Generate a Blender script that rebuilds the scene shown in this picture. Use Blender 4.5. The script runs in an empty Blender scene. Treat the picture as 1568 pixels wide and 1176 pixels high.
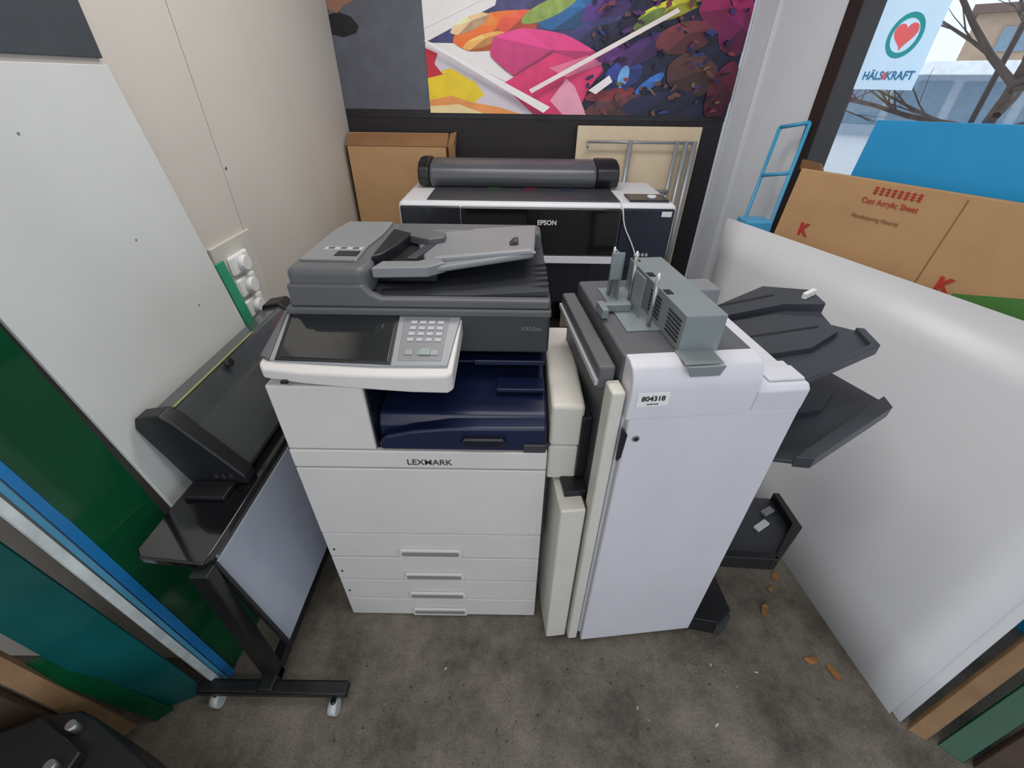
import bpy, bmesh, math, random
from mathutils import Matrix, Vector
random.seed(4)
S=bpy.context.scene
S.view_settings.view_transform='Standard'
COL=bpy.context.collection
# ------------------------------------------------------------ materials
def srgb(c):
    return tuple(((v/255)/12.92 if v/255<=0.04045 else (((v/255)+0.055)/1.055)**2.4) for v in c)
_M={}
def mat(name,c,rough=.5,metal=0,var=.08,scale=6,bump=0,bscale=200,spec=.5,coat=0,emit=0):
    if name in _M: return _M[name]
    c=srgb(c)
    m=bpy.data.materials.new(name);m.use_nodes=True;nt=m.node_tree
    b=nt.nodes['Principled BSDF']
    tc=nt.nodes.new('ShaderNodeTexCoord')
    n=nt.nodes.new('ShaderNodeTexNoise');n.inputs['Scale'].default_value=scale;n.inputs['Detail'].default_value=5
    nt.links.new(tc.outputs['Object'],n.inputs['Vector'])
    r=nt.nodes.new('ShaderNodeValToRGB')
    r.color_ramp.elements[0].position=.3;r.color_ramp.elements[1].position=.7
    r.color_ramp.elements[0].color=tuple(v*(1-var) for v in c)+(1,)
    r.color_ramp.elements[1].color=tuple(min(1,v*(1+var)) for v in c)+(1,)
    nt.links.new(n.outputs['Fac'],r.inputs['Fac']);nt.links.new(r.outputs[0],b.inputs['Base Color'])
    b.inputs['Roughness'].default_value=rough;b.inputs['Metallic'].default_value=metal
    b.inputs['Specular IOR Level'].default_value=spec
    b.inputs['Coat Weight'].default_value=coat
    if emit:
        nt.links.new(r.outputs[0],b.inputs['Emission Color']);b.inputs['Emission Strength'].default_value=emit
    if bump:
        n2=nt.nodes.new('ShaderNodeTexNoise');n2.inputs['Scale'].default_value=bscale
        nt.links.new(tc.outputs['Object'],n2.inputs['Vector'])
        bp=nt.nodes.new('ShaderNodeBump');bp.inputs['Strength'].default_value=bump;bp.inputs['Distance'].default_value=.002
        nt.links.new(n2.outputs['Fac'],bp.inputs['Height']);nt.links.new(bp.outputs[0],b.inputs['Normal'])
    _M[name]=m;return m
WHITE=mat('printer_white',(214,210,207),.42,var=.03,bump=.15,bscale=900)
WHITE2=mat('finisher_white',(212,211,218),.4,var=.03,bump=.1,bscale=900)
WSHADE=mat('printer_cream',(211,207,198),.5,var=.04)
GREY=mat('dark_grey_plastic',(92,93,96),.42,var=.05,bump=.2,bscale=700)
GREY2=mat('mid_grey_plastic',(128,129,132),.4,var=.04,bump=.2,bscale=700)
GREY3=mat('light_grey_plastic',(146,148,152),.4,var=.04)
CHAR=mat('charcoal_plastic',(58,60,64),.4,var=.06,bump=.2,bscale=700)
LIDG=mat('lid_grey_plastic',(88,89,93),.45,var=.05,bump=.2,bscale=700)
BLACK=mat('black_plastic',(26,27,30),.4,var=.1)
GLOSSB=mat('gloss_black',(16,17,19),.12,var=.1,coat=.6)
SCREEN=mat('screen_glass',(30,33,35),.09,var=.1,coat=.6)
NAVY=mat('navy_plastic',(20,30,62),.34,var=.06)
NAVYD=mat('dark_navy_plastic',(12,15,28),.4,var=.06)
METG=mat('painted_metal_grey',(134,142,144),.4,metal=.2,var=.04)
STEEL=mat('steel',(170,172,176),.3,metal=.8,var=.05)
BTN=mat('button_grey',(176,178,182),.45,var=.03)
SLOT=mat('seam_dark',(40,40,42),.8)
PAPER=mat('label_paper',(232,232,230),.6,var=.02)
INK=mat('ink_black',(30,30,32),.6)
CARD=mat('cardboard',(184,146,104),.85,var=.07,scale=5,bump=.3,bscale=80)
CARDD=mat('cardboard_shade',(146,106,70),.85,var=.1,scale=9)
RED=mat('red_print',(184,52,44),.7)
GREENP=mat('green_print',(74,128,60),.6)
SHEET=mat('acrylic_white',(212,213,216),.33,var=.04,scale=2)
BOARDW=mat('white_board_paint',(204,206,203),.5,var=.05,scale=3)
GREENB=mat('green_acrylic',(12,74,44),.12,var=.35,scale=2)
TEALB=mat('teal_acrylic',(18,80,80),.16,var=.35,scale=3)
BLUEB=mat('blue_board',(30,112,170),.3,var=.1,scale=3)
CYAN=mat('cyan_board',(40,152,210),.35,var=.06,scale=3)
CYANM=mat('cyan_painted_metal',(70,162,205),.35,var=.06)
WOOD=mat('raw_wood',(136,106,74),.7,var=.2,scale=14)
DWOOD=mat('dark_wood',(66,50,38),.7,var=.25,scale=10)
PLY=mat('plywood_pale',(218,198,168),.6,var=.06,scale=5)
DARKW=mat('dark_wall_panel',(34,28,32),.6,var=.12)
def floor_mat():
    m=bpy.data.materials.new('worn_concrete');m.use_nodes=True;nt=m.node_tree;b=nt.nodes['Principled BSDF']
    tc=nt.nodes.new('ShaderNodeTexCoord')
    def noise(s,d,rgh=.6):
        n=nt.nodes.new('ShaderNodeTexNoise');n.inputs['Scale'].default_value=s;n.inputs['Detail'].default_value=d
        n.inputs['Roughness'].default_value=rgh
        nt.links.new(tc.outputs['Object'],n.inputs['Vector']);return n
    a=noise(3.4,9,.75);r=nt.nodes.new('ShaderNodeValToRGB')
    e=r.color_ramp.elements;e[0].position=.38;e[0].color=srgb((80,74,65))+(1,);e[1].position=.62;e[1].color=srgb((134,125,112))+(1,)
    nt.links.new(a.outputs['Fac'],r.inputs['Fac'])
    g=noise(150,5,.75);r2=nt.nodes.new('ShaderNodeValToRGB')
    r2.color_ramp.elements[0].position=.32;r2.color_ramp.elements[0].color=(.5,.5,.5,1)
    r2.color_ramp.elements[1].position=.68;r2.color_ramp.elements[1].color=(1.25,1.25,1.25,1)
    nt.links.new(g.outputs['Fac'],r2.inputs['Fac'])
    mx=nt.nodes.new('ShaderNodeMix');mx.data_type='RGBA';mx.blend_type='MULTIPLY';mx.inputs[0].default_value=.8
    nt.links.new(r.outputs[0],mx.inputs[6]);nt.links.new(r2.outputs[0],mx.inputs[7])
    nt.links.new(mx.outputs[2],b.inputs['Base Color'])
    b.inputs['Roughness'].default_value=.6
    bp=nt.nodes.new('ShaderNodeBump');bp.inputs['Strength'].default_value=.35;bp.inputs['Distance'].default_value=.004
    nt.links.new(g.outputs['Fac'],bp.inputs['Height']);nt.links.new(bp.outputs[0],b.inputs['Normal'])
    return m
FLOOR=floor_mat()
WALL=mat('wall_panel_paint',(208,200,190),.6,var=.03,scale=2,bump=.1,bscale=300)
PILL=mat('pillar_paint',(222,226,232),.55,var=.03,scale=2)
# ------------------------------------------------------------ helpers
def root(name,loc=(0,0,0),rz=0):
    e=bpy.data.objects.new(name,None);COL.objects.link(e);e.location=loc;e.rotation_euler=(0,0,math.radians(rz));e.empty_display_size=.1
    return e
def link(me,name,m,par,bev=0,seg=3,smooth=False):
    o=bpy.data.objects.new(name,me);COL.objects.link(o)
    if m is not None:
        for mm in (m if isinstance(m,(list,tuple)) else [m]): me.materials.append(mm)
    if par: o.parent=par
    if bev>0 or smooth:
        for p in me.polygons:p.use_smooth=True
    if bev>0:
        b=o.modifiers.new('bevel','BEVEL');b.width=bev;b.segments=seg;b.limit_method='ANGLE';b.angle_limit=math.radians(30);b.harden_normals=True
    return o
def fixn(me,tri=False):
    bm=bmesh.new();bm.from_mesh(me);bmesh.ops.recalc_face_normals(bm,faces=bm.faces)
    if tri: bmesh.ops.triangulate(bm,faces=[f for f in bm.faces if len(f.verts)>4])
    bm.to_mesh(me);bm.free()
def hexa(par,name,pts,m,bev=0):
    me=bpy.data.meshes.new(name)
    me.from_pydata([tuple(p) for p in pts],[],[(3,2,1,0),(4,5,6,7),(0,1,5,4),(1,2,6,5),(2,3,7,6),(3,0,4,7)])
    fixn(me)
    return link(me,name,m,par,bev)
def box(par,name,x0,x1,y0,y1,z0,z1,m,bev=.003):
    return hexa(par,name,[(x0,y0,z0),(x1,y0,z0),(x1,y1,z0),(x0,y1,z0),(x0,y0,z1),(x1,y0,z1),(x1,y1,z1),(x0,y1,z1)],m,bev)
def extr(par,name,bot,top,m,bev,tri=False):
    n=len(bot);v=list(bot)+list(top)
    fs=[tuple(range(n)),tuple(range(2*n-1,n-1,-1))]+[(i,i+n,(i+1)%n+n,(i+1)%n) for i in range(n)]
    me=bpy.data.meshes.new(name);me.from_pydata(v,[],fs);fixn(me,tri)
    return link(me,name,m,par,bev)
def prism(par,name,pts,axis,a,b,m,bev=.003):
    f={'x':lambda p,t:(t,p[0],p[1]),'y':lambda p,t:(p[0],t,p[1]),'z':lambda p,t:(p[0],p[1],t)}[axis]
    return extr(par,name,[f(p,a) for p in pts],[f(p,b) for p in pts],m,bev)
def slab(par,name,q,t,m,bev=.002):
    q=[Vector(p) for p in q];n=(q[1]-q[0]).cross(q[3]-q[0]).normalized()*t
    return hexa(par,name,q+[p+n for p in q],m,bev)
def cyl(par,name,p0,p1,r,m,seg=24,r2=None):
    p0=Vector(p0);p1=Vector(p1);d=p1-p0
    bm=bmesh.new();bmesh.ops.create_cone(bm,cap_ends=True,segments=seg,radius1=r,radius2=r if r2 is None else r2,depth=d.length)
    M=Matrix.Translation((p0+p1)/2)@d.to_track_quat('Z','Y').to_matrix().to_4x4()
    bmesh.ops.transform(bm,matrix=M,verts=bm.verts)
    me=bpy.data.meshes.new(name);bm.to_mesh(me);bm.free()
    for p in me.polygons:p.use_smooth=len(p.vertices)==4
    o=bpy.data.objects.new(name,me);COL.objects.link(o);me.materials.append(m)
    if par:o.parent=par
    return o
def tomesh(cu,name,m,par,mw=None):
    t=bpy.data.objects.new('tmp',cu);COL.objects.link(t)
    bpy.context.view_layer.update()
    me=bpy.data.meshes.new_from_object(t.evaluated_get(bpy.context.evaluated_depsgraph_get()))
    bpy.data.objects.remove(t)
    if mw is not None: me.transform(mw)
    me.materials.clear();me.materials.append(m)
    o=bpy.data.objects.new(name,me);COL.objects.link(o)
    if par:o.parent=par
    return o
def tube(par,name,pts,r,m,smooth=True):
    cu=bpy.data.curves.new(name,'CURVE');cu.dimensions='3D';cu.bevel_depth=r;cu.bevel_resolution=4;cu.use_fill_caps=True
    sp=cu.splines.new('NURBS' if smooth else 'POLY');sp.points.add(len(pts)-1)
    for i,p in enumerate(pts):sp.points[i].co=(*p,1)
    if smooth: sp.use_endpoint_u=True;sp.order_u=3
    cu.resolution_u=8
    o=tomesh(cu,name,m,par)
    for p in o.data.polygons:p.use_smooth=True
    return o
def text(par,name,body,size,M,m,ext=.0004,align='CENTER',bold=0):
    cu=bpy.data.curves.new(name,'FONT');cu.body=body;cu.size=size;cu.extrude=ext;cu.align_x=align;cu.align_y='CENTER';cu.offset=bold
    return tomesh(cu,name,m,par,M)
def MF(x,y,z): # facing -Y
    return Matrix.Translation((x,y,z))@Matrix.Rotation(math.pi/2,4,'X')

# ------------------------------------------------------------ room
box(None,'floor',-2.4,3.2,-2.2,3.3,-.06,0,FLOOR,0)
r=root('wall_back')
box(r,'lower_panel',-1.14,1.35,3.1,3.2,0,2.8,DARKW,0)
r=root('wall_left')
box(r,'panel_front',-1.14,-1.04,.62,1.683,0,2.8,WALL,.002)
box(r,'panel_rear',-1.14,-1.04,1.687,3.1,0,2.8,WALL,.002)
box(r,'seam_backing',-1.13,-1.046,1.6,1.75,0,2.8,SLOT,0)
for i,z in enumerate((1.28,2.1)): cyl(r,'screw_%d'%i,(-1.041,1.70,z),(-1.038,1.70,z),.006,STEEL,12)
box(r,'return',-1.75,-1.14,.62,.66,0,2.8,WALL,.002)
box(r,'near_wall',-1.8,-1.7,-2.2,.66,0,2.8,WALL,.002)
box(r,'dark_upper_panel',-1.04,-1.03,.64,1.335,1.583,2.8,mat('dark_slate_board',(66,72,77),.5,var=.08),.002)
box(None,'ceiling',-1.9,3.2,-2.2,3.3,2.8,2.86,mat('ceiling_paint',(215,215,212),.8),0)
RWX,RWY,RWA=1.30,3.1,math.degrees(math.atan2(-1,.28))
r=root('wall_right',(RWX,RWY,0),RWA)
box(r,'pillar',0,.62,0,.14,0,2.8,PILL,.004)
box(r,'parapet',.62,5.4,0,.14,0,.45,PILL,.004)
box(r,'header',.62,5.4,0,.14,2.45,2.8,PILL,.004)
box(r,'conduit',.17,.185,-.012,0,0,2.8,PILL,.003)
box(r,'corner_jamb',-.04,.0,-.02,.1,0,2.8,PILL,.004)
FR=mat('window_frame_brown',(44,34,32),.4,var=.1)
r=root('window_1',(RWX,RWY,0),RWA)
for i,(a,b) in enumerate(((.62,.70),(2.5,2.57),(4.4,4.47))): box(r,'mullion_%d'%i,a,b,-.03,.1,.45,2.45,FR,.004)
box(r,'rail_bottom',.62,4.47,-.03,.1,.45,.52,FR,.004);box(r,'rail_top',.62,4.47,-.03,.1,2.38,2.45,FR,.004)
g=bpy.data.materials.new('window_glass');g.use_nodes=True;nt=g.node_tree;nt.nodes.clear()
o_=nt.nodes.new('ShaderNodeOutputMaterial');mx=nt.nodes.new('ShaderNodeMixShader');tr=nt.nodes.new('ShaderNodeBsdfTransparent');gl=nt.nodes.new('ShaderNodeBsdfGlossy')
gl.inputs['Roughness'].default_value=.03;mx.inputs[0].default_value=.05;tr.inputs[0].default_value=(.96,.98,.99,1)
nt.links.new(tr.outputs[0],mx.inputs[1]);nt.links.new(gl.outputs[0],mx.inputs[2]);nt.links.new(mx.outputs[0],o_.inputs[0])
box(r,'glass_pane',.68,4.42,.03,.036,.5,2.4,g,0)
# sign on the glass
r=root('window_sign',(RWX,RWY,0),RWA)
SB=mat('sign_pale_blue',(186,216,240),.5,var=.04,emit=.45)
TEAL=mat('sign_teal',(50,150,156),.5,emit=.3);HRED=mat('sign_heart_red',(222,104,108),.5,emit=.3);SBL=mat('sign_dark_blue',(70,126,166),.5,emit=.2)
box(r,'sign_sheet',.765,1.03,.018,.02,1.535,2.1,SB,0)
def disc(par,name,cx,cz,y,r0,r1,m):
    n=40;v=[];f=[]
    for i in range(n):
        a=2*math.pi*i/n
        v+= [(cx+r0*math.cos(a),y,cz+r0*math.sin(a)),(cx+r1*math.cos(a),y,cz+r1*math.sin(a))]
    for i in range(n):
        j=(i+1)%n
        f.append((2*i,2*i+1,2*j+1,2*j))
    me=bpy.data.meshes.new(name);me.from_pydata(v,[],f);return link(me,name,m,par)
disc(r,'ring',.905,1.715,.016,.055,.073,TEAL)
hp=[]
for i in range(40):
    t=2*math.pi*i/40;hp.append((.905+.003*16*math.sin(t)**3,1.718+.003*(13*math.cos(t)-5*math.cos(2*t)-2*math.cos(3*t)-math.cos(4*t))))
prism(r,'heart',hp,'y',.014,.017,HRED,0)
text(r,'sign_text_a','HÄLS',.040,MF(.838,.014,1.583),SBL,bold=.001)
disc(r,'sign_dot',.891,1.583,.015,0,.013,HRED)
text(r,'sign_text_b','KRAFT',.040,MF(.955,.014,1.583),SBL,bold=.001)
# outside
OUTG=mat('pavement',(200,204,210),.8);BLD=mat('facade_beige',(186,160,138),.8,var=.1,scale=2);BLG=mat('facade_grey',(176,190,204),.7)
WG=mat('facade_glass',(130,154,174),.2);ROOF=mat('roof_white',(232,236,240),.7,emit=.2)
box(None,'street_ground',2.9,60,-12,60,-.3,-.2,OUTG,0)
r=root('street_building',(17,20,-.2),-42)
box(r,'ground_storey',-12,12,0,6,0,2.3,BLG,0);box(r,'upper_storey',-.6,12,.2,6,2.3,3.9,BLD,0);box(r,'canopy',-12.2,12.2,-1.4,.2,2.1,2.5,ROOF,.02)
for i in range(12):
    box(r,'shop_window_%d'%i,-11.7+i*1.95,-10.1+i*1.95,-.05,0,.4,1.9,WG,0)
    if i>5: box(r,'upper_window_%d'%i,-11.4+i*1.95,-10.6+i*1.95,.12,.2,2.8,3.5,WG,0)
box(r,'roof_edge',-.8,12.2,-.1,6.2,3.9,4.15,mat('roof_brown',(120,96,90),.8),0)
r=root('street_lamp',(9.0,10.0,-.2));cyl(r,'post',(0,0,0),(0,0,4.2),.05,FR,12);cyl(r,'lamp_head',(0,0,4.2),(0,0,4.5),.16,ROOF,16)
BARK=mat('bark',(84,72,68),.9,var=.25,scale=12)
r=root('bare_tree',(6.3,6.9,-.2))
allb=[]
def branch(p,d,L,rr,lev):
    pts=[Vector(p)];dd=Vector(d).normalized()
    for k in range(4):
        dd=(dd+Vector((random.uniform(-.2,.2),random.uniform(-.2,.2),random.uniform(-.05,.15)))).normalized()
        pts.append(pts[-1]+dd*L/4)
    for k in range(4):
        allb.append((pts[k].copy(),pts[k+1].copy(),rr*(1-.15*k),rr*(1-.15*(k+1))))
    if lev>0:
        for j in range(4):
            b=pts[random.randint(1,4)];nd=(dd+Vector((random.uniform(-1,1),random.uniform(-1,1),random.uniform(-.4,.5)))*.9)
            branch(b,nd,L*.62,rr*.5,lev-1)
branch((0,0,0),(0.05,0,1),2.2,.11,0);top=allb[-1][1]
for j in range(9): branch(top-Vector((0,0,random.uniform(0,.9))),(random.uniform(-1,1),random.uniform(-1,1),random.uniform(.0,.8)),1.8,.045,3)
bm=bmesh.new()
for a,b,r0,r1 in allb:
    d=b-a
    if d.length<1e-4: continue
    M=Matrix.Translation((a+b)/2)@d.to_track_quat('Z','Y').to_matrix().to_4x4()
    bmesh.ops.create_cone(bm,cap_ends=False,segments=6,radius1=r0,radius2=r1,depth=d.length*1.03,matrix=M)
me=bpy.data.meshes.new('tree_mesh');bm.to_mesh(me);bm.free();link(me,'branches',BARK,r)

# ------------------------------------------------------------ wall poster (flat print on the back wall)
r=root('wall_poster')
PY=3.098
def pw(u,v): return ((u-792)/266.0, 1.90-.52*v/172)
pcount=[0]
def pshape(pts,m,name='shape'):
    pcount[0]+=1
    y=PY-.00035*pcount[0]
    pts=[(min(1133,max(516,a)),min(171 if name!='border' else 182,b)) for a,b in pts]
    me=bpy.data.meshes.new(name);me.from_pydata([(pw(*p)[0],y,pw(*p)[1]) for p in pts],[],[tuple(range(len(pts)))])
    return link(me,'%s_%d'%(name,pcount[0]),m,r)
def pell(cu,cv,a,b,rot,m,name='umbrella',seg=36):
    ro=math.radians(rot);P=[]
    for i in range(seg):
        t=2*math.pi*i/seg;x=a*math.cos(t);y=b*math.sin(t);P.append((cu+x*math.cos(ro)-y*math.sin(ro),cv+x*math.sin(ro)+y*math.cos(ro)))
    pshape(P,m,name)
def pm(n,c,var=.12,scale=9): return mat('print_'+n,c,.36,var=var,scale=scale)
def umb(nm,cu,cv,a,b,rot,c,ax=.15,ay=-.25,n=8):
    """umbrella seen from above: tonal wedges round an off-centre apex"""
    ro=math.radians(rot)
    def T2(x,y): return (cu+x*math.cos(ro)-y*math.sin(ro),cv+x*math.sin(ro)+y*math.cos(ro))
    ap=T2(a*ax,b*ay);y0=pcount[0]
    for w in range(n):
        k=1+.22*math.cos(2*math.pi*w/n+2.4)+(.06 if w%2 else -.06)
        m=pm('%s_%d'%(nm,w),tuple(min(255,v*k) for v in c),.1,12)
        P=[ap]+[T2(a*math.cos(2*math.pi*(w+j/4)/n)*(1-.035*math.sin(math.pi*j/4)),b*math.sin(2*math.pi*(w+j/4)/n)*(1-.035*math.sin(math.pi*j/4))) for j in range(5)]
        pshape(P,m,'umbrella');pcount[0]=y0+(1 if w<n-1 else 1)
        if w<n-1: pcount[0]=y0
def blob(cu,cv,a,b,rot,m,name='patch'):
    ro=math.radians(rot);P=[];n=14;ph=random.uniform(0,6)
    for i in range(n):
        t=2*math.pi*i/n;k=1+.28*math.sin(2*t+ph)+.18*math.sin(5*t+ph*2);x=a*k*math.cos(t);y=b*k*math.sin(t);P.append((cu+x*math.cos(ro)-y*math.sin(ro),cv+x*math.sin(ro)+y*math.cos(ro)))
    pshape(P,m,name)
T=-160;Rr=1133
pshape([(516,T),(Rr,T),(Rr,171),(516,171)],pm('slate',(92,94,104),.12,14),'background')
pshape([(654,T),(Rr,T),(Rr,171),(654,171)],pm('white',(244,240,238),.03))
pshape([(516,166),(Rr,166),(Rr,180),(516,180)],pm('edge',(30,26,30)),'border')
pshape([(516,22),(530,18),(548,24),(558,38),(552,48),(532,54),(516,50)],pm('black',(24,22,24)),'shoe')
pshape([(516,T),(560,T),(556,2),(540,10),(528,20),(516,14)],pm('skin',(150,108,88)),'leg')
pshape([(654,60),(700,36),(760,6),(800,T),(Rr,T),(Rr,171),(850,171),(840,60)],pm('violetgrey',(70,66,116),.4,12))
pshape([(850,70),(930,40),(960,0),(1000,T),(Rr,T),(Rr,171),(880,171),(905,130)],pm('navy',(30,28,60),.45,18))
pshape([(654,40),(740,0),(760,T),(654,T)],pm('white',(244,240,238),.03))
umb('orange',760,42,66,27,-14,(238,112,44))
umb('redorange',795,28,34,16,-14,(224,86,60))
umb('peach',722,32,32,10,-25,(240,196,150))
umb('apricot',742,56,34,9,-20,(246,172,94))
umb('teal',884,14,64,22,-14,(40,96,150))
pell(838,10,44,12,-25,pm('lime',(150,174,84),.25,20))
umb('violet',925,4,44,20,-30,(84,50,124))
umb('slateblue',900,42,44,15,-24,(56,54,104))
umb('yellow',1015,8,50,14,-20,(200,196,60))
pell(985,22,26,8,-35,pm('olive',(120,140,70),.3,14))
umb('magenta',1096,8,46,34,30,(156,34,94))
umb('cerise',1120,40,30,34,0,(110,26,76))
pshape([(654,64),(690,80),(760,110),(840,150),(860,171),(654,171)],pm('palegrey',(220,212,220),.05))
pshape([(654,110),(690,98),(728,120),(742,140),(700,171),(654,171)],pm('sun',(246,212,40),.1))
pshape([(654,150),(690,142),(720,152),(765,160),(800,171),(654,171)],pm('tangerine',(244,160,90),.12))
pshape([(654,160),(700,156),(740,171),(654,171)],pm('cream',(250,226,170),.06))
pshape([(654,68),(672,76),(666,92),(678,108),(654,114)],pm('crimson',(206,40,60)))
umb('pink',838,82,90,42,12,(206,60,122),.05,-.35,9)
pshape([(770,122),(850,72),(925,96),(905,130),(890,171),(820,171)],pm('hotpink',(226,58,116),.16,10))
pshape([(842,96),(900,76),(924,88),(870,110)],pm('rose',(236,126,166)))
pshape([(846,148),(870,112),(884,124),(906,171),(868,171)],pm('lightpink',(244,166,190)))
umb('brown',966,158,64,22,-8,(92,52,52))
pell(940,136,40,10,-10,pm('redbrown',(140,50,56),.4,20))
umb('indigo',958,104,30,22,-20,(46,62,138))
umb('plum',985,66,44,18,-30,(70,36,96))
pell(935,72,22,12,-30,pm('grape',(110,50,130),.4,20))
umb('maroon',1042,48,44,24,-14,(112,50,56))
umb('umber',1064,104,42,34,20,(80,48,44))
umb('midnight',1020,150,60,20,-10,(30,30,62))
pell(1000,118,26,8,-40,pm('cobalt',(60,116,200),.4,24))
pell(958,108,8,18,10,pm('sky',(120,180,240),.2,24))
umb('wine',1115,130,22,50,10,(86,24,46))
cs=[('dot1',(130,56,66)),('dot2',(44,60,124)),('dot3',(130,104,74)),('dot4',(16,16,34)),('dot5',(84,44,102)),('dot6',(110,70,60)),('dot7',(30,34,80)),('dot4',(16,16,34))]
for i in range(120):
    c=random.choice(cs);x=random.uniform(900,1125)
    blob(x,random.uniform(-20,168),random.uniform(2,8),random.uniform(1.5,5),random.uniform(-60,60),pm(*c))
pshape([(654,58),(664,60),(846,158),(836,168)],pm('band',(250,246,246),.03),'band')
pshape([(904,130),(934,106),(940,116),(916,136)],pm('whitebit',(244,236,238)),'band')
pshape([(816,136),(812,130),(1020,8),(1025,13)],pm('stick',(246,234,230),.05),'pole')

# ------------------------------------------------------------ copier
r=root('multifunction_copier')
X0,X1,YF,YB=-.55,.09,.77,1.40
box(r,'cabinet_core',X0+.004,X1-.004,YF+.018,YB,.03,.80,WHITE,.004)
box(r,'seam_backer',X0+.008,X1-.008,YF+.012,YF+.02,.03,.80,SLOT,0)
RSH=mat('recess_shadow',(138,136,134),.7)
def drawer(i,z0,z1,hz):
    hx0,hx1=-.338,-.142
    box(r,'drawer_%d_face'%i,X0,X1,YF,YF+.016,z0,z1,WHITE,.003)
    prism(r,'drawer_%d_pull'%i,[(hx0+.004,hz),(hx1-.004,hz),(hx1,hz+.02),(hx1-.008,hz+.043),(hx0+.008,hz+.043),(hx0,hz+.02)],'y',YF-.008,YF+.002,WHITE,.005)
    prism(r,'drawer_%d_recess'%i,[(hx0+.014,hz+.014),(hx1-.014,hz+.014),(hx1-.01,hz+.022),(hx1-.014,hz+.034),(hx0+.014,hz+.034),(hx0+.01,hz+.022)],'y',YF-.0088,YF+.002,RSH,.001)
drawer(1,.348,.462,.351);drawer(2,.222,.343,.225);drawer(3,.108,.217,.112);drawer(4,.004,.104,.008)
box(r,'front_door',X0,X1,YF-.002,YF+.016,.467,.735,WHITE,.004)
box(r,'door_badge',.058,.074,YF-.004,YF,.475,.489,WSHADE,.001)
box(r,'brand_band',X0,X1,YF-.002,YF+.016,.74,.798,WHITE,.004)
text(r,'brand_lettering','LEXMARK',.026,MF(-.205,YF-.003,.762),mat('logo_grey',(70,70,72),.5),bold=.0002)
for k in range(3): box(r,'index_label_%d'%k,-.535,-.529,YF-.001,YF+.001,.38-.115*k,.388-.115*k,SLOT,0)
box(r,'left_column',X0,-.333,YF,YB,.80,.992,WHITE,.006)
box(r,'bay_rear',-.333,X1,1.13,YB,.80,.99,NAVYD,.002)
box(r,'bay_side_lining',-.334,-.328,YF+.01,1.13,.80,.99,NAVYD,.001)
prism(r,'output_tray',[(.80,.80),(.80,.86),(.82,.882),(.95,.895),(1.13,.93),(1.13,.80)],'x',-.328,X1-.002,NAVY,.008)
prism(r,'tray_front',[(-.322,.80),(-.322,.825),(-.305,.845),(-.24,.862),(-.15,.872),(.085,.876),(.085,.80)],'y',.771,.82,NAVY,.008)
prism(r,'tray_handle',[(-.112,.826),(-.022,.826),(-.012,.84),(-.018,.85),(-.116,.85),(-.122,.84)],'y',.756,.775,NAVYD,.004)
box(r,'bay_switch',.03,.085,.764,.772,.803,.828,CHAR,.003)
box(r,'bay_divider',-.2,X1-.004,.95,1.13,.945,.952,NAVY,.002)
box(r,'divider_lip',-.1,X1-.006,.942,.952,.942,.958,NAVY,.004)
box(r,'lower_lip',X1-.13,X1-.006,.88,.935,.9,.912,NAVY,.003)
# scanner head
box(r,'scanner_block',-.54,X1,.935,YB,.985,1.095,CHAR,.008)
box(r,'scanner_rim',-.54,X1+.002,.93,YB,1.085,1.105,GREY,.006)
text(r,'model_lettering','X950de',.016,MF(.045,.9335,1.055),GREY2)
# control panel, slightly arched front
arc=[(-.552,.785),(-.54,.768),(-.45,.758),(-.33,.753),(-.22,.751),(-.14,.754),(-.128,.765)]
def pz(y): return 1.036+(y-.755)*.25
def panel(name,poly,dz0,dz1,m,bev):
    f=dz0 if callable(dz0) else (lambda x:dz0)
    return extr(r,name,[(x,y,pz(y)+f(x)) for x,y in poly],[(x,y,pz(y)+dz1) for x,y in poly],m,bev)
panel('panel_shell',arc+[(-.122,.95),(-.548,.95)],lambda x:-.027-.022*(x+.55)/.42,-.002,WHITE,.006)
panel('panel_grey_deck',[(-.53,.79),(-.42,.782),(-.3,.776),(-.14,.778),(-.124,.95),(-.546,.955)],-.01,.004,GREY3,.003)
panel('panel_left_cheek',[(-.552,.80),(-.53,.79),(-.545,.95),(-.552,.95)],-.02,.006,GREY,.002)
panel('screen_bezel',[(-.517,.788),(-.262,.778),(-.272,.948),(-.538,.95)],.002,.0055,BLACK,.002)
panel('touch_screen',[(-.508,.795),(-.27,.785),(-.278,.94),(-.528,.943)],.004,.0072,SCREEN,.001)
panel('keypad_plate',[(-.25,.79),(-.155,.79),(-.15,.94),(-.26,.94)],.002,.005,GREY2,.002)
for a in range(4):
    for b in range(4):
        x=-.240+.021*b;y=.905-.019*a;panel('key_%d%d'%(a,b),[(x,y),(x+.015,y),(x+.015,y+.010),(x,y+.010)],.005,.0075,BTN,.001)
for a in range(3):
    x=-.238+.028*a;panel('fn_key_%d'%a,[(x,.806),(x+.018,.806),(x+.018,.822),(x,.822)],.005,.0075,GREY3,.001)
panel('start_key',[(-.205,.805),(-.182,.805),(-.182,.825),(-.205,.825)],.006,.009,mat('start_key_grey',(140,150,146),.4),.001)
box(r,'usb_port',-.50,-.485,.754,.762,1.008,1.015,BLACK,.001)
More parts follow.
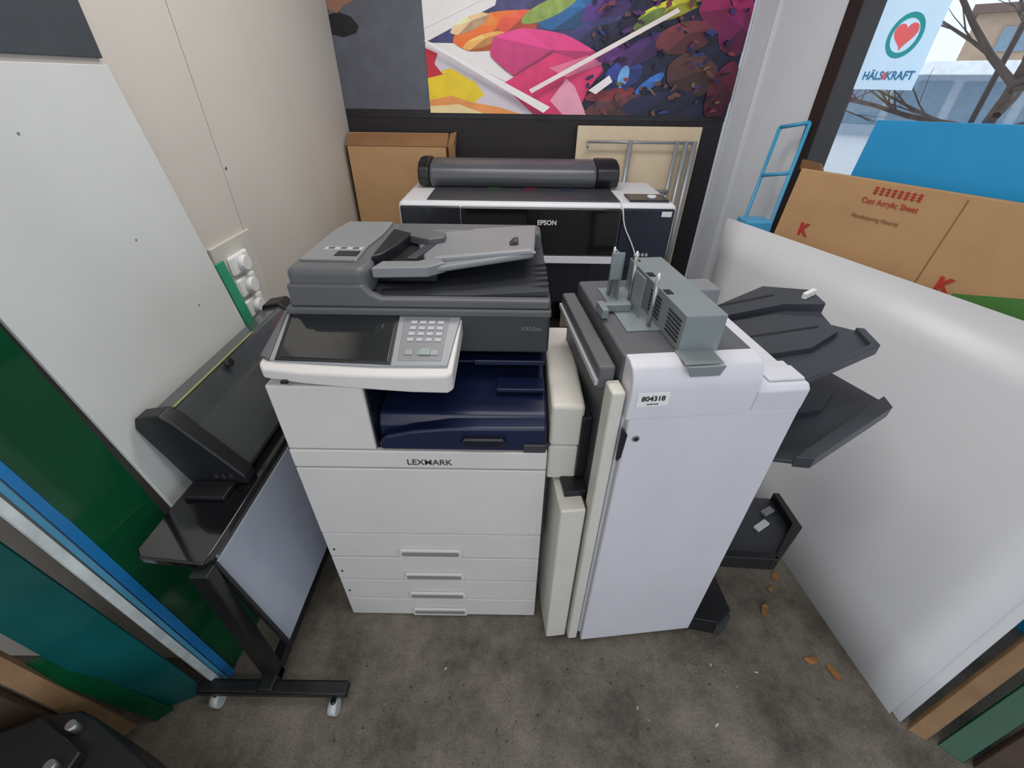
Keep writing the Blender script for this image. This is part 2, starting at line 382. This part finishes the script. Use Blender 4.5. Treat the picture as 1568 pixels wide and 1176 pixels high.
# document feeder
box(r,'platen_cover',-.53,X1,.938,YB-.02,1.104,1.124,GREY,.006)
prism(r,'cover_front_wave',[(-.525,1.105),(X1-.002,1.105),(X1-.002,1.128),(-.31,1.128),(-.335,1.14),(-.35,1.16),(-.525,1.16)],'y',.935,.96,GREY,.006)
hd=[(-.525,.945),(-.345,.945),(-.335,.99),(-.35,1.10),(-.335,1.18),(-.335,1.34),(-.50,1.34),(-.525,1.22)]
prism(r,'feeder_head',hd,'z',1.12,1.196,GREY,.018)
prism(r,'feeder_lid',[(-.505,.99),(-.37,.99),(-.372,1.09),(-.36,1.2),(-.36,1.32),(-.49,1.32),(-.505,1.22)],'z',1.194,1.203,GREY2,.006)
box(r,'feeder_window',-.43,-.375,1.01,1.045,1.2025,1.2045,BLACK,.001)
box(r,'icon_plate',-.47,-.375,1.055,1.075,1.2025,1.2045,BTN,.001)
for k in range(3): box(r,'icon_%d'%k,-.46+.03*k,-.445+.03*k,1.059,1.070,1.2044,1.205,CHAR,0)
prism(r,'output_bed',[(-.34,1.124),(X1-.005,1.124),(X1-.005,1.142),(-.10,1.128),(-.34,1.126)],'y',.965,1.365,CHAR,.004)
for k in range(5): hexa(r,'bed_rib_%d'%k,[(.02,1.0+k*.035,1.13),(.085,.985+k*.035,1.138),(.085,.995+k*.035,1.138),(.02,1.01+k*.035,1.13),(.02,1.0+k*.035,1.134),(.085,.985+k*.035,1.152),(.085,.995+k*.035,1.152),(.02,1.01+k*.035,1.134)],CHAR,.001)
box(r,'rear_housing',-.36,X1-.01,1.28,1.365,1.12,1.19,GREY,.015)
hexa(r,'input_tray',[(-.205,1.0,1.163),(.05,1.045,1.191),(.065,1.31,1.188),(-.30,1.31,1.164),(-.205,1.0,1.179),(.05,1.045,1.207),(.065,1.31,1.202),(-.30,1.31,1.178)],GREY2,.007)
prism(r,'tray_side_rail',[(-.205,1.178),(-.195,1.19),(.04,1.213),(.055,1.205)],'y',1.04,1.058,GREY3,.002)
prism(r,'tray_stop',[(-.02,1.19),(.0,1.21),(.012,1.21),(.005,1.19)],'y',1.12,1.16,CHAR,.002)
prism(r,'guide_front',[(-.335,.975),(-.205,.985),(-.165,1.02),(-.19,1.06),(-.235,1.03),(-.32,1.025)],'z',1.162,1.188,GREY2,.004)
prism(r,'guide_rear',[(-.345,1.24),(-.23,1.17),(-.19,1.19),(-.19,1.23),(-.30,1.30)],'z',1.174,1.198,GREY,.004)
box(r,'feed_well',-.345,-.19,1.03,1.25,1.13,1.172,BLACK,.006)
prism(r,'feed_lip',[(-.345,1.02),(-.325,1.04),(-.30,1.12),(-.285,1.22),(-.345,1.26)],'z',1.17,1.20,BLACK,.004)
prism(r,'guide_rail',[(-.27,1.06),(-.245,1.06),(-.21,1.18),(-.235,1.19)],'z',1.17,1.184,CHAR,.003)
# side unit on right
box(r,'side_unit_top',.094,.175,.79,1.19,.80,.93,WSHADE,.012)
box(r,'side_unit_bottom',.094,.172,.795,1.19,.68,.797,WSHADE,.008)
box(r,'side_frame',.088,.10,.80,1.38,.40,.80,CHAR,.002)
box(r,'docking_bar',.088,.124,.86,.90,.06,.10,GREY,.003)
for i,(x,y) in enumerate(((-.5,.84),(.04,.84),(-.5,1.34),(.04,1.34))): cyl(r,'foot_%d'%i,(x,y,0),(x,y,.032),.02,BLACK,16)

# ------------------------------------------------------------ finisher
FX,FY,FA=.235,.69,6.5
r=root('copier_finisher',(FX,FY,0),FA)
ca,sa=math.cos(math.radians(FA)),math.sin(math.radians(FA))
def W(x,y,z): dx,dy=x-FX,y-FY;return (dx*ca+dy*sa,-dx*sa+dy*ca,z)
box(r,'cabinet',.0,.385,.012,.44,.035,1.035,WHITE2,.004)
box(r,'front_door',.006,.385,-.008,.014,.02,.985,WHITE2,.006)
pr=[(.03,.98),(-.01,.98),(-.012,1.055),(-.006,1.082),(.006,1.099),(.028,1.106),(.05,1.106),(.05,.98)]
prism(r,'front_hood',pr,'x',-.002,.268,WHITE2,.004)
prism(r,'front_step',[(-.008,.98),(-.01,1.035),(.0,1.045),(.09,1.045),(.09,.98)],'x',.27,.385,WHITE2,.004)
box(r,'step_lid',.30,.38,.01,.06,1.045,1.052,WHITE2,.003)
box(r,'top_lid',-.008,.27,.045,.44,1.03,1.104,LIDG,.008)
box(r,'lid_rear_block',.25,.365,.36,.44,1.02,1.10,GREY2,.004)
box(r,'bin_side',.27,.385,.09,.44,.95,1.03,CHAR,.004)
box(r,'left_post',-.036,-.006,.0,.05,.02,1.045,WSHADE,.006)
box(r,'left_rail',-.052,-.016,.05,.43,1.02,1.075,GREY,.006)
box(r,'left_rail_trim',-.058,-.05,.05,.43,1.03,1.045,BTN,.002)
box(r,'left_side_dark',-.03,.0,.05,.43,.05,1.02,CHAR,.003)
box(r,'entry_throat',-.055,-.03,.10,.42,.70,.90,BLACK,.004)
box(r,'entry_flap',-.09,-.03,.06,.40,.665,.69,BLACK,.003)
box(r,'lower_left_cover',-.108,-.042,.015,.42,.015,.672,WSHADE,.006)
box(r,'gap_shadow',-.042,-.034,.03,.4,.02,.66,SLOT,0)
prism(r,'latch_slot',[(-.002,.955),(.010,.94),(.006,.875),(-.002,.862)],'y',-.0095,.0,BLACK,.0005)
cyl(r,'lock',(.03,-.007,.928),(.03,-.011,.928),.008,STEEL,20);cyl(r,'lock_hole',(.03,-.010,.928),(.03,-.0118,.928),.0045,BLACK,16)
box(r,'asset_label',.012,.078,-.0135,-.0115,1.018,1.05,PAPER,0)
text(r,'asset_number','804318',.0165,MF(.045,-.0142,1.037),INK,bold=.0003)
text(r,'asset_subline','reseller.tech',.005,MF(.045,-.0142,1.024),INK)
box(r,'base_plinth',.01,.37,.02,.42,.0,.04,CHAR,.003)
# bracket of bare metal sitting on lid
def bw(name,x0,x1,y0,y1,z0,z1,m,bev=.002): return box(r,name,x0,x1,y0,y1,z0,z1,m,bev)
bw('bracket_box',.104,.188,.045,.38,1.104,1.186,METG,.003)
bw('bracket_flange',.098,.176,-.006,.05,1.1065,1.110,METG,.002)
prism(r,'bracket_tongue',[(.106,1.088),(.166,1.088),(.174,1.11),(.098,1.11)],'y',-.018,-.012,METG,.001)
bw('bracket_foot',.03,.106,.14,.38,1.104,1.107,METG,.001)
for k in range(3):
    for j in range(6):
        bw('vent_%d_%d'%(k,j),.1025,.105,.06+.1*k,.12+.1*k,1.12+.009*j,1.1235+.009*j,BLACK,0)
for k,y in enumerate((.16,.26,.36)):
    bw('slot_%d'%k,.106,.121,y-.012,y+.012,1.185,1.1872,BLACK,0)
bw('upright_a',.055,.059,.30,.37,1.105,1.215,METG,.001);bw('upright_a_top',.03,.06,.30,.305,1.16,1.225,METG,.001)
bw('upright_b',.075,.078,.20,.26,1.105,1.20,METG,.001)
bw('arm_a',-.01,.07,.235,.255,1.107,1.125,METG,.002);bw('arm_b',-.01,.005,.20,.25,1.107,1.13,METG,.002)
for k,(x,y) in enumerate(((.045,.335),(.085,.16),(.088,.30))):
    cyl(r,'peg_%d'%k,(x,y,1.107),(x,y,1.213),.005,STEEL,12);cyl(r,'peg_tip_%d'%k,(x,y,1.213),(x,y,1.228),.0045,PAPER,12,.002)
# output bins
def tray(nm,outline,zf,th,m):
    return extr(r,nm,[W(x,y,zf(x,y)-th) for x,y in outline],[W(x,y,zf(x,y)) for x,y in outline],m,.003,True)
TRAYM=mat('tray_plastic',(60,63,69),.34,var=.06,bump=.2,bscale=600)
zt=lambda x,y:.925+(x-.62)*.2
tray('upper_bin',[(.59,.84),(.74,.885),(.95,.975),(.965,1.06),(.92,1.12),(.955,1.32),(.84,1.40),(.55,1.24)],zt,.012,TRAYM)
tray('upper_bin_lip',[(.70,.87),(.95,.97),(.965,1.06),(.95,1.07),(.935,.985),(.71,.885)],lambda x,y:zt(x,y)+.012,.028,TRAYM)
tray('upper_bin_hump',[(.58,1.0),(.80,1.0),(.90,1.06),(.89,1.15),(.80,1.2),(.57,1.2)],lambda x,y:zt(x,y)+.016,.02,TRAYM)
tray('upper_bin_rise',[(.57,1.22),(.84,1.24),(.94,1.2),(.95,1.30),(.84,1.38),(.56,1.25)],lambda x,y:zt(x,y)+.025,.035,TRAYM)
tray('upper_bin_groove',[(.60,1.09),(.86,1.09),(.87,1.10),(.60,1.10)],lambda x,y:zt(x,y)+.018,.004,BLACK)
tray('upper_bin_groove_b',[(.60,1.30-.02),(.84,1.30),(.84,1.31),(.60,1.29)],lambda x,y:zt(x,y)+.027,.004,BLACK)
zl=lambda x,y:.775+(x-.62)*.12
tray('lower_bin',[(.59,.80),(.73,.76),(1.02,.92),(1.04,.97),(.98,1.16),(.57,1.2)],zl,.012,TRAYM)
tray('lower_bin_lip',[(.70,.765),(.74,.755),(1.03,.92),(1.04,.97),(1.015,.955),(.73,.785)],lambda x,y:zl(x,y)+.018,.036,TRAYM)
tray('lower_bin_hump',[(.60,.92),(.86,.94),(.94,1.02),(.58,1.12)],lambda x,y:zl(x,y)+.014,.02,TRAYM)
zb=lambda x,y:.37
tray('base_bin',[(.60,.76),(.80,.75),(.92,.86),(.92,1.0),(.60,1.02)],zb,.012,TRAYM)
tray('base_bin_wall',[(.78,.745),(.80,.745),(.93,.86),(.925,1.0),(.905,1.0),(.905,.875)],lambda x,y:zb(x,y)+.03,.055,BLACK)
tray('base_bin_front',[(.60,.755),(.80,.745),(.80,.77),(.60,.78)],lambda x,y:zb(x,y)+.03,.055,BLACK)
tray('base_bin_clips',[(.80,.86),(.85,.89),(.84,.91),(.79,.88)],lambda x,y:zb(x,y)+.008,.01,PAPER)
tray('base_bin_clip_b',[(.85,.92),(.89,.94),(.88,.96),(.84,.94)],lambda x,y:zb(x,y)+.012,.012,GREY3)
tray('bin_column',[(.58,.80),(.635,.80),(.62,1.1),(.56,1.1)],lambda x,y:.9,.85,CHAR)
tray('base_foot',[(.61,.735),(.70,.72),(.76,.76),(.75,.98),(.60,1.0)],lambda x,y:.075,.075,BLACK)
tray('base_foot_roller',[(.70,.715),(.72,.71),(.765,.75),(.76,.78),(.70,.74)],lambda x,y:.05,.05,CHAR)
tray('white_guide_upper',[(.90,1.24),(.94,1.26),(.935,1.275),(.895,1.255)],lambda x,y:zt(x,y)+.045,.02,PAPER)

# ------------------------------------------------------------ large format plotter
r=root('large_format_printer')
PW=mat('plotter_white',(222,222,226),.4,var=.03);PB=mat('plotter_black',(27,30,38),.25,var=.1,coat=.3);PNB=mat('plotter_navy',(20,28,46),.3,var=.1)
box(r,'body_shell',-.585,.815,2.26,2.85,.78,1.055,PW,.03)
box(r,'left_module',-.57,-.272,2.245,2.28,.77,1.035,PB,.008)
box(r,'front_cover',-.268,.532,2.24,2.28,.80,1.035,GLOSSB,.008)
box(r,'right_module',.536,.80,2.245,2.28,.74,1.035,PNB,.008)
box(r,'white_trim',.10,.53,2.243,2.27,.755,.795,PW,.004)
box(r,'trim_lower',-.57,.10,2.25,2.28,.73,.77,PB,.004)
box(r,'under_housing',-.5,.75,2.27,2.75,.52,.77,PB,.01)
box(r,'top_deck',-.44,.53,2.29,2.6,1.05,1.062,CHAR,.004)
box(r,'control_plate',.58,.78,2.30,2.45,1.054,1.066,PB,.004);cyl(r,'control_dial',(.70,2.35,1.066),(.70,2.35,1.078),.022,PW,24)
box(r,'status_display',.735,.785,2.2435,2.246,1.0,1.025,PAPER,0)
for k in range(4): box(r,'button_%d'%k,.63+.02*k,.643+.02*k,2.243,2.246,.80,.815,BTN,0)
text(r,'brand_lettering','EPSON',.032,MF(.165,2.238,.965),mat('silver_print',(210,210,215),.4),bold=.001)
prof=[(2.58,1.06),(2.555,1.10),(2.565,1.15),(2.60,1.175),(2.68,1.19),(2.78,1.185),(2.84,1.14),(2.84,1.06)]
RC=mat('roll_cover',(84,86,91),.32,var=.06)
prism(r,'roll_cover',prof,'x',-.47,.45,RC,.02)
for s,a,b in (('left',-.53,-.468),('right',.448,.57)): prism(r,'roll_cover_cap_'+s,[(y,z+.006) for y,z in prof],'x',a,b,BLACK,.012)
DM=[mat('reflection_green',(44,66,44),.4),mat('reflection_red',(84,34,40),.4),mat('reflection_blue',(30,38,60),.4)]
for k in range(3): box(r,'painted_reflection_%d'%k,-.15+.2*k,-.08+.2*k,2.5,2.55,1.06,1.07,DM[k],0)  # faint coloured reflections on the deck, painted as thin boxes
for s,x in (('left',-.42),('right',.60)):
    box(r,'leg_'+s,x,x+.08,2.45,2.55,.08,.54,BLACK,.006);box(r,'leg_foot_'+s,x-.01,x+.09,2.2,2.85,.05,.1,BLACK,.01)
    for y in (2.23,2.8): cyl(r,'caster_%s_%d'%(s,y*10),(x+.02,y,.026),(x+.06,y,.026),.026,BLACK,16)
tube(r,'white_cable',[(.53,2.30,1.075),(.535,2.235,1.05),(.55,2.23,.96),(.60,2.225,.88),(.64,2.22,.80),(.66,2.23,.70),(.62,2.23,.6)],.0035,PW)
# ------------------------------------------------------------ things behind plotter
r=root('cardboard_box')
box(r,'front_panel',-1.02,-.41,2.93,2.94,0,1.22,CARD,.002)
box(r,'side_left',-1.02,-1.01,2.93,3.04,0,1.22,CARD,.002);box(r,'side_right',-.42,-.41,2.93,3.04,0,1.22,CARD,.002)
box(r,'rear_panel',-1.02,-.41,3.03,3.04,0,1.28,CARD,.002)
hexa(r,'top_flap',[(-1.02,2.93,1.215),(-.41,2.93,1.215),(-.41,3.03,1.27),(-1.02,3.03,1.27),(-1.02,2.93,1.222),(-.41,2.93,1.222),(-.41,3.03,1.278),(-1.02,3.03,1.278)],CARDD,.001)
hexa(r,'loose_flap',[(-.40,2.93,1.14),(-.365,2.95,1.15),(-.365,3.03,1.27),(-.40,3.03,1.27),(-.405,2.93,1.22),(-.37,2.95,1.24),(-.36,3.03,1.29),(-.40,3.03,1.28)],CARDD,.001)
r=root('plywood_sheet')
slab(r,'board',[(.36,2.97,0),(1.10,2.97,0),(1.14,3.045,1.33),(.38,3.045,1.33)],-.015,PLY,.002)
r=root('aluminium_frame')
ALU=mat('aluminium',(158,161,166),.35,metal=.4,var=.05)
def bar(n,a,b,w): return cyl(r,n,a,b,w,ALU,10)
for k,(xa,xb) in enumerate(((.70,.66),(.985,.93),(1.04,1.0),(1.09,1.05))): bar('upright_%d'%k,(xa,2.99,1.26),(xb,2.91,.02),.016 if k!=1 else .012)
bar('top_rail',(.44,2.99,1.25),(1.09,2.99,1.25),.008);bar('hook',(.44,2.99,1.25),(.44,2.97,1.22),.008);bar('mid_rail',(.69,2.96,.98),(.98,2.96,.98),.012)
bar('bottom_rail',(.67,2.92,.3),(1.02,2.92,.3),.012)

# ------------------------------------------------------------ left side boards
def leanx(z): return -1.026+.118*(1.57-z)
r=root('white_board')
hexa(r,'panel',[(leanx(0)-.01,.765,0),(leanx(0),.765,0),(leanx(0),1.36,0),(leanx(0)-.01,1.36,0),
 (leanx(1.57)-.01,.725,1.57),(leanx(1.57),.725,1.57),(leanx(1.57),1.335,1.57),(leanx(1.57)-.01,1.335,1.57)],BOARDW,.002)
for k,(y,z) in enumerate(((1.12,1.2),(1.0,1.45),(1.2,.98))):
    cyl(r,'screw_hole_%d'%k,(leanx(z)-.002,y,z),(leanx(z)+.001,y,z),.003,GREY2,10)
r=root('leaning_board_stack')
def lboard(name,bn,bf,off,h,m,th=.01):
    a=Vector((bn[0],bn[1],0));b=Vector((bf[0],bf[1],0));o=Vector((off[0],off[1],h))
    slab(r,name,[b,a,a+o,b+o],-th,m,.001)
lboard('green_sheet',(-.885,.590),(-.875,.742),(-.135,-.025),1.5,GREENB,.005)
lboard('blue_sheet',(-.885,.566),(-.882,.588),(-.15,-.015),1.5,BLUEB,.010)
lboard('light_blue_sheet',(-.887,.553),(-.884,.564),(-.155,-.015),1.5,mat('pale_blue_board',(74,140,172),.4),.010)
lboard('white_sheet_edge',(-.890,.533),(-.886,.551),(-.165,-.02),1.5,mat('worn_white_edge',(190,198,198),.5,var=.2,scale=20),.014)
lboard('teal_sheet',(-1.07,.470),(-.925,.533),(-.18,-.03),1.4,TEALB,.006)
lboard('small_green_sheet',(-1.035,.455),(-1.0,.485),(-.13,-.02),.40,GREENB,.006)
lboard('wood_edge',(-1.12,.42),(-1.09,.45),(-.20,-.02),1.3,WOOD,.02)
lboard('dark_wood_sheet',(-1.38,.29),(-1.13,.41),(-.20,-.02),1.3,DWOOD,.02)
r=root('wall_socket_panel')
SP=mat('socket_plate',(206,202,192),.5,var=.05)
box(r,'plate',-1.04,-1.028,1.44,1.70,.74,1.07,SP,.004)
for k in range(3):
    z=.985-.085*k
    box(r,'socket_base_%d'%k,-1.03,-1.012,1.50,1.62,z-.035,z+.035,PAPER,.012);cyl(r,'socket_face_%d'%k,(-1.014,1.56,z),(-.99,1.56,z),.03,PAPER,24,.026)
r=root('green_strip');slab(r,'strip',[(-.93,1.53,0),(-.93,1.48,0),(-1.01,1.40,1.03),(-1.01,1.45,1.03)],-.008,mat('mint_plastic',(60,160,120),.4),.002)

# ------------------------------------------------------------ vinyl cutter on stand (left)
r=root('vinyl_cutter')
BS=mat('stand_black',(24,25,27),.35,var=.1)
box(r,'front_post',-.735,-.69,.54,.575,.05,.615,BS,.004)
box(r,'rear_post',-.735,-.69,1.43,1.47,.05,.615,BS,.004)
box(r,'front_foot',-.92,-.475,.498,.538,.045,.075,BS,.008)
box(r,'foot_neck',-.735,-.69,.50,.575,.045,.09,BS,.006)
box(r,'rear_foot',-.83,-.58,1.43,1.47,.045,.08,BS,.008)
box(r,'base_beam',-.73,-.695,.56,1.45,.05,.085,BS,.004)
CL=mat('clear_caster',(190,196,196),.2,var=.1)
for i,(x,y) in enumerate(((-.87,.50),(-.515,.485),(-.8,1.45),(-.62,1.45))):
    cyl(r,'caster_%d'%i,(x-.012,y,.022),(x+.012,y,.022),.022,CL,20);cyl(r,'caster_stem_%d'%i,(x,y,.03),(x,y+.008,.05),.008,BS,10)
prism(r,'end_platform',[(-.882,.595),(-.862,.575),(-.705,.56),(-.70,.60),(-.70,1.50),(-.85,1.50),(-.882,.74)],'z',.612,.635,GLOSSB,.005)
ep=[(-.938,.83),(-.925,.862),(-.86,.874),(-.835,.85),(-.72,.665),(-.72,.635),(-.875,.635)]
prism(r,'end_cover_front',ep,'y',.80,.845,BLACK,.006)
prism(r,'end_cover_rear',ep,'y',1.45,1.52,BLACK,.006)
prism(r,'housing',[(-.932,.82),(-.918,.85),(-.862,.86),(-.84,.842),(-.735,.66),(-.74,.64),(-.872,.64)],'y',.84,1.46,mat('cutter_grey_gloss',(66,70,70),.14,var=.08,coat=.5),.004)
prism(r,'edge_strip',[(-.861,.861),(-.856,.861),(-.856,.864),(-.861,.864)],'y',.85,1.25,mat('yellow_green_strip',(150,152,96),.4),0)
cyl(r,'hinge_knob',(-.84,1.06,.86),(-.825,1.06,.865),.012,BLACK,16)
for k in range(3): box(r,'jack_%d'%k,-.80+.02*k,-.79+.02*k,.797,.80,.66,.675,SLOT,0)
box(r,'connector_block',-.86,-.75,.74,.80,.635,.65,BLACK,.004)
MIR=mat('grey_panel_gloss',(160,166,180),.22,var=.1,scale=3)
slab(r,'catch_panel',[(-.648,.585,.20),(-.648,1.0,.20),(-.705,1.0,.60),(-.705,.585,.60)],.006,MIR,.002)
slab(r,'catch_panel_edge',[(-.642,.575,.19),(-.642,.585,.19),(-.705,.585,.61),(-.705,.575,.61)],.012,BS,.001)
box(r,'drive_case',-.70,-.60,1.05,1.30,.25,.72,CHAR,.03)

# ------------------------------------------------------------ right side sheets
def ruled(par,name,bot,top,th,m,n=12):
    def ip(P,t):
        if len(P)==2: return Vector(P[0]).lerp(Vector(P[1]),t)
        a,b,c=[Vector(p) for p in P];return a*(2*(t-.5)*(t-1))+b*(4*t*(1-t))+c*(2*t*(t-.5))
    v=[];f=[]
    for i in range(n+1):
        t=i/n;b=ip(bot,t);u=ip(top,t)
        for j in range(7): v.append(b.lerp(u,j/6))
    for i in range(n):
        for j in range(6): a=i*7+j;f.append((a,a+1,a+8,a+7))
    me=bpy.data.meshes.new(name);me.from_pydata([tuple(p) for p in v],[],f)
    o=link(me,name,m,par,smooth=True);s=o.modifiers.new('th','SOLIDIFY');s.thickness=th;s.offset=0;return o
r=root('acrylic_sheet')
ruled(r,'sheet',[(1.155,.495,0),(1.07,1.2,0),(.99,2.05,0)],[(1.61,.75,1.0),(1.07,2.25,1.0)],.006,SHEET)
ruled(r,'sheet_under',[(1.172,.474,0),(1.09,1.19,0),(1.01,2.05,0)],[(1.627,.73,.99),(1.09,2.24,.99)],.006,SHEET)
r=root('acrylic_carton')
CB=[Vector((1.14,2.06,0)),Vector((1.53,1.0,0)),Vector((1.625,1.0,1.278)),Vector((1.235,2.06,1.255))]
slab(r,'carton',CB,-.04,CARD,.004)
ux=(CB[2]-CB[3]).normalized();uy=(CB[3]-CB[0]).normalized();nn=ux.cross(uy).normalized();uy=nn.cross(ux)
def CP(s,t,k): return CB[0].lerp(CB[1],min(1,s*1.32)).lerp(CB[3].lerp(CB[2],min(1,s*1.32)),t)+nn*k
def CM(s,t,k=.003):
    p=CP(s,t,k)
    return Matrix((( ux.x,uy.x,nn.x,p.x),(ux.y,uy.y,nn.y,p.y),(ux.z,uy.z,nn.z,p.z),(0,0,0,1)))
def cquad(name,pts,m,k=.0025):
    me=bpy.data.meshes.new(name);P=[CP(s,t,k) for s,t in pts]
    me.from_pydata([tuple(p) for p in P],[],[tuple(range(len(P)))]);link(me,name,m,r)
text(r,'print_product','Cast Acrylic Sheet',.027,CM(.275,.945),RED)
for k in range(8):
    s0=.225+.0145*k
    for j in range(3): cquad('glyph_%d_bar_%d'%(k,j),[(s0,.966+.007*j),(s0+.0105,.966+.007*j),(s0+.0105,.969+.007*j),(s0,.969+.007*j)],RED)
    cquad('glyph_%d_stem'%k,[(s0+.004,.964),(s0+.0065,.964),(s0+.0065,.986),(s0+.004,.986)],RED)
text(r,'print_line','Manufacturing Material',.019,CM(.26,.90),CARDD)
text(r,'print_logo_a','K',.066,CM(.09,.82),RED,bold=.003);text(r,'print_logo_b','K',.066,CM(.475,.785),RED,bold=.003)
cquad('print_green',[(.49,.55),(.757,.55),(.757,.86),(.50,.775)],GREENP)
cquad('print_seam',[(.42,.6),(.422,.6),(.422,.99),(.42,.99)],CARDD)
hexa(r,'torn_flap',[(1.235,2.07,1.25),(1.28,1.98,1.25),(1.30,2.0,1.25),(1.25,2.1,1.25),(1.225,2.06,1.29),(1.26,1.99,1.285),(1.28,2.0,1.28),(1.25,2.1,1.275)],CARDD,.001)
r=root('blue_sheet')
slab(r,'sheet',[(1.33,2.0,0),(1.80,.7,0),(1.88,.7,1.49),(1.407,1.97,1.44)],-.01,CYAN,.002)
r=root('hand_truck')
def cb(n,a,b,w=.009): cyl(r,n,a,b,w,CYANM,12)
cb('side_a',(1.30,2.34,.02),(1.425,2.44,1.40));cb('side_b',(1.20,2.46,.02),(1.345,2.55,1.37))
cb('top_bar',(1.425,2.44,1.40),(1.345,2.55,1.37));cb('cross_a',(1.405,2.42,1.18),(1.32,2.53,1.15));cb('cross_b',(1.37,2.40,.9),(1.29,2.51,.88))
cb('cross_c',(1.32,2.36,.4),(1.24,2.48,.4));box(r,'toe_plate',1.10,1.30,2.3,2.5,.0,.03,CYANM,.004)
box(r,'hinge_block',1.22,1.36,2.34,2.46,.90,.96,CYANM,.01)
r=root('leaning_board_stack')
def rb(name,b0,b1,top0,top1,th,m): slab(r,name,[b0,b1,top1,top0],th,m,.002)
rb('wood_edge',(1.215,.43,0),(1.18,.455,0),(1.71,.68,1.0),(1.69,.71,1.0),.02,WOOD)
rb('green_sheet',(1.28,.38,0),(1.24,.42,0),(1.79,.62,1.0),(1.75,.66,1.0),.01,GREENB)
rb('dark_wood_sheet',(1.50,.26,0),(1.30,.37,0),(2.0,.46,1.0),(1.81,.6,1.0),.02,DWOOD)

# ------------------------------------------------------------ black equipment case, low left corner
r=root('black_equipment_case')
prism(r,'case',[(-1.28,.30),(-1.12,.372),(-1.03,.385),(-.98,.37),(-.76,.27),(-.70,.10),(-1.28,.05)],'z',.0,.30,BLACK,.01)
prism(r,'upper_plate',[(-1.26,.29),(-1.08,.36),(-.94,.30),(-.95,.12),(-1.26,.09)],'z',.30,.33,BLACK,.006)
cyl(r,'knob_a',(-1.0,.345,.30),(-1.0,.345,.335),.010,STEEL,16);cyl(r,'knob_b',(-.97,.27,.33),(-.97,.27,.355),.010,STEEL,16)
box(r,'side_plate',-.90,-.80,.15,.26,.30,.312,CHAR,.003)
# ------------------------------------------------------------ debris
LEAF=mat('dry_leaf',(150,104,56),.8,var=.2,scale=40)
def scatter(name,pts,m,s0,s1,asp=.6):
    bm=bmesh.new()
    for x,y in pts:
        b=random.uniform(0,3.14);s=random.uniform(s0,s1);n=8;vs=[]
        for k in range(n):
            px=s*math.cos(2*math.pi*k/n)*random.uniform(.5,1);py=s*asp*math.sin(2*math.pi*k/n)*random.uniform(.5,1)
            vs.append(bm.verts.new((x+px*math.cos(b)-py*math.sin(b),y+px*math.sin(b)+py*math.cos(b),random.uniform(.001,s*.3))))
        bm.faces.new(vs)
    me=bpy.data.meshes.new(name);bm.to_mesh(me);bm.free();link(me,name,m,None)
scatter('fallen_leaves',[(1.02,.93),(1.0,.64),(.92,.80),(1.05,.60),(.98,.88)],LEAF,.018,.034)
scatter('paper_scraps',[(.394,.50),(.72,.56),(-.2,.60),(.62,.46),(.80,.60),(.42,.47),(.66,.62)],mat('scrap_paper',(200,198,192),.7),.005,.012,.35)
scatter('dirt_crumbs',[(random.uniform(-.5,1.0),random.uniform(.25,.65)) for _ in range(90)],DWOOD,.002,.006)

# ------------------------------------------------------------ lights
w=bpy.data.worlds.new('sky');S.world=w;w.use_nodes=True;bg=w.node_tree.nodes['Background']
bg.inputs[0].default_value=(.84,.91,1,1);bg.inputs[1].default_value=1.3
def area(name,loc,rot,sx,sy,p,c=(1,1,1)):
    l=bpy.data.lights.new(name,'AREA');l.shape='RECTANGLE';l.size=sx;l.size_y=sy;l.energy=p;l.color=c
    o=bpy.data.objects.new(name,l);COL.objects.link(o);o.location=loc;o.rotation_euler=[math.radians(a) for a in rot];return o
area('ceiling_fill_light',(0,.7,2.75),(0,0,0),1.2,.5,10,(1,.97,.93))  # this and the next: unseen soft fill added to lift the room
area('ceiling_fill_light.001',(-.2,-1.1,2.75),(0,0,0),1.2,.5,14,(1,.97,.93))
area('ceiling_fill_light.002',(.1,1.75,2.75),(0,0,0),1.4,.5,22,(1,.97,.94))  # unseen fill added to brighten the rear walls and poster
# ------------------------------------------------------------ camera
cam=bpy.data.objects.new('camera',bpy.data.cameras.new('camera'));COL.objects.link(cam)
cam.data.sensor_width=36;cam.data.lens=15.107;cam.data.clip_start=.02
cam.matrix_world=Matrix.Translation((0,0,1.55))@Matrix.Rotation(math.radians(90-35.25),4,'X')@Matrix.Rotation(math.radians(.8),4,'Z')
S.camera=cam
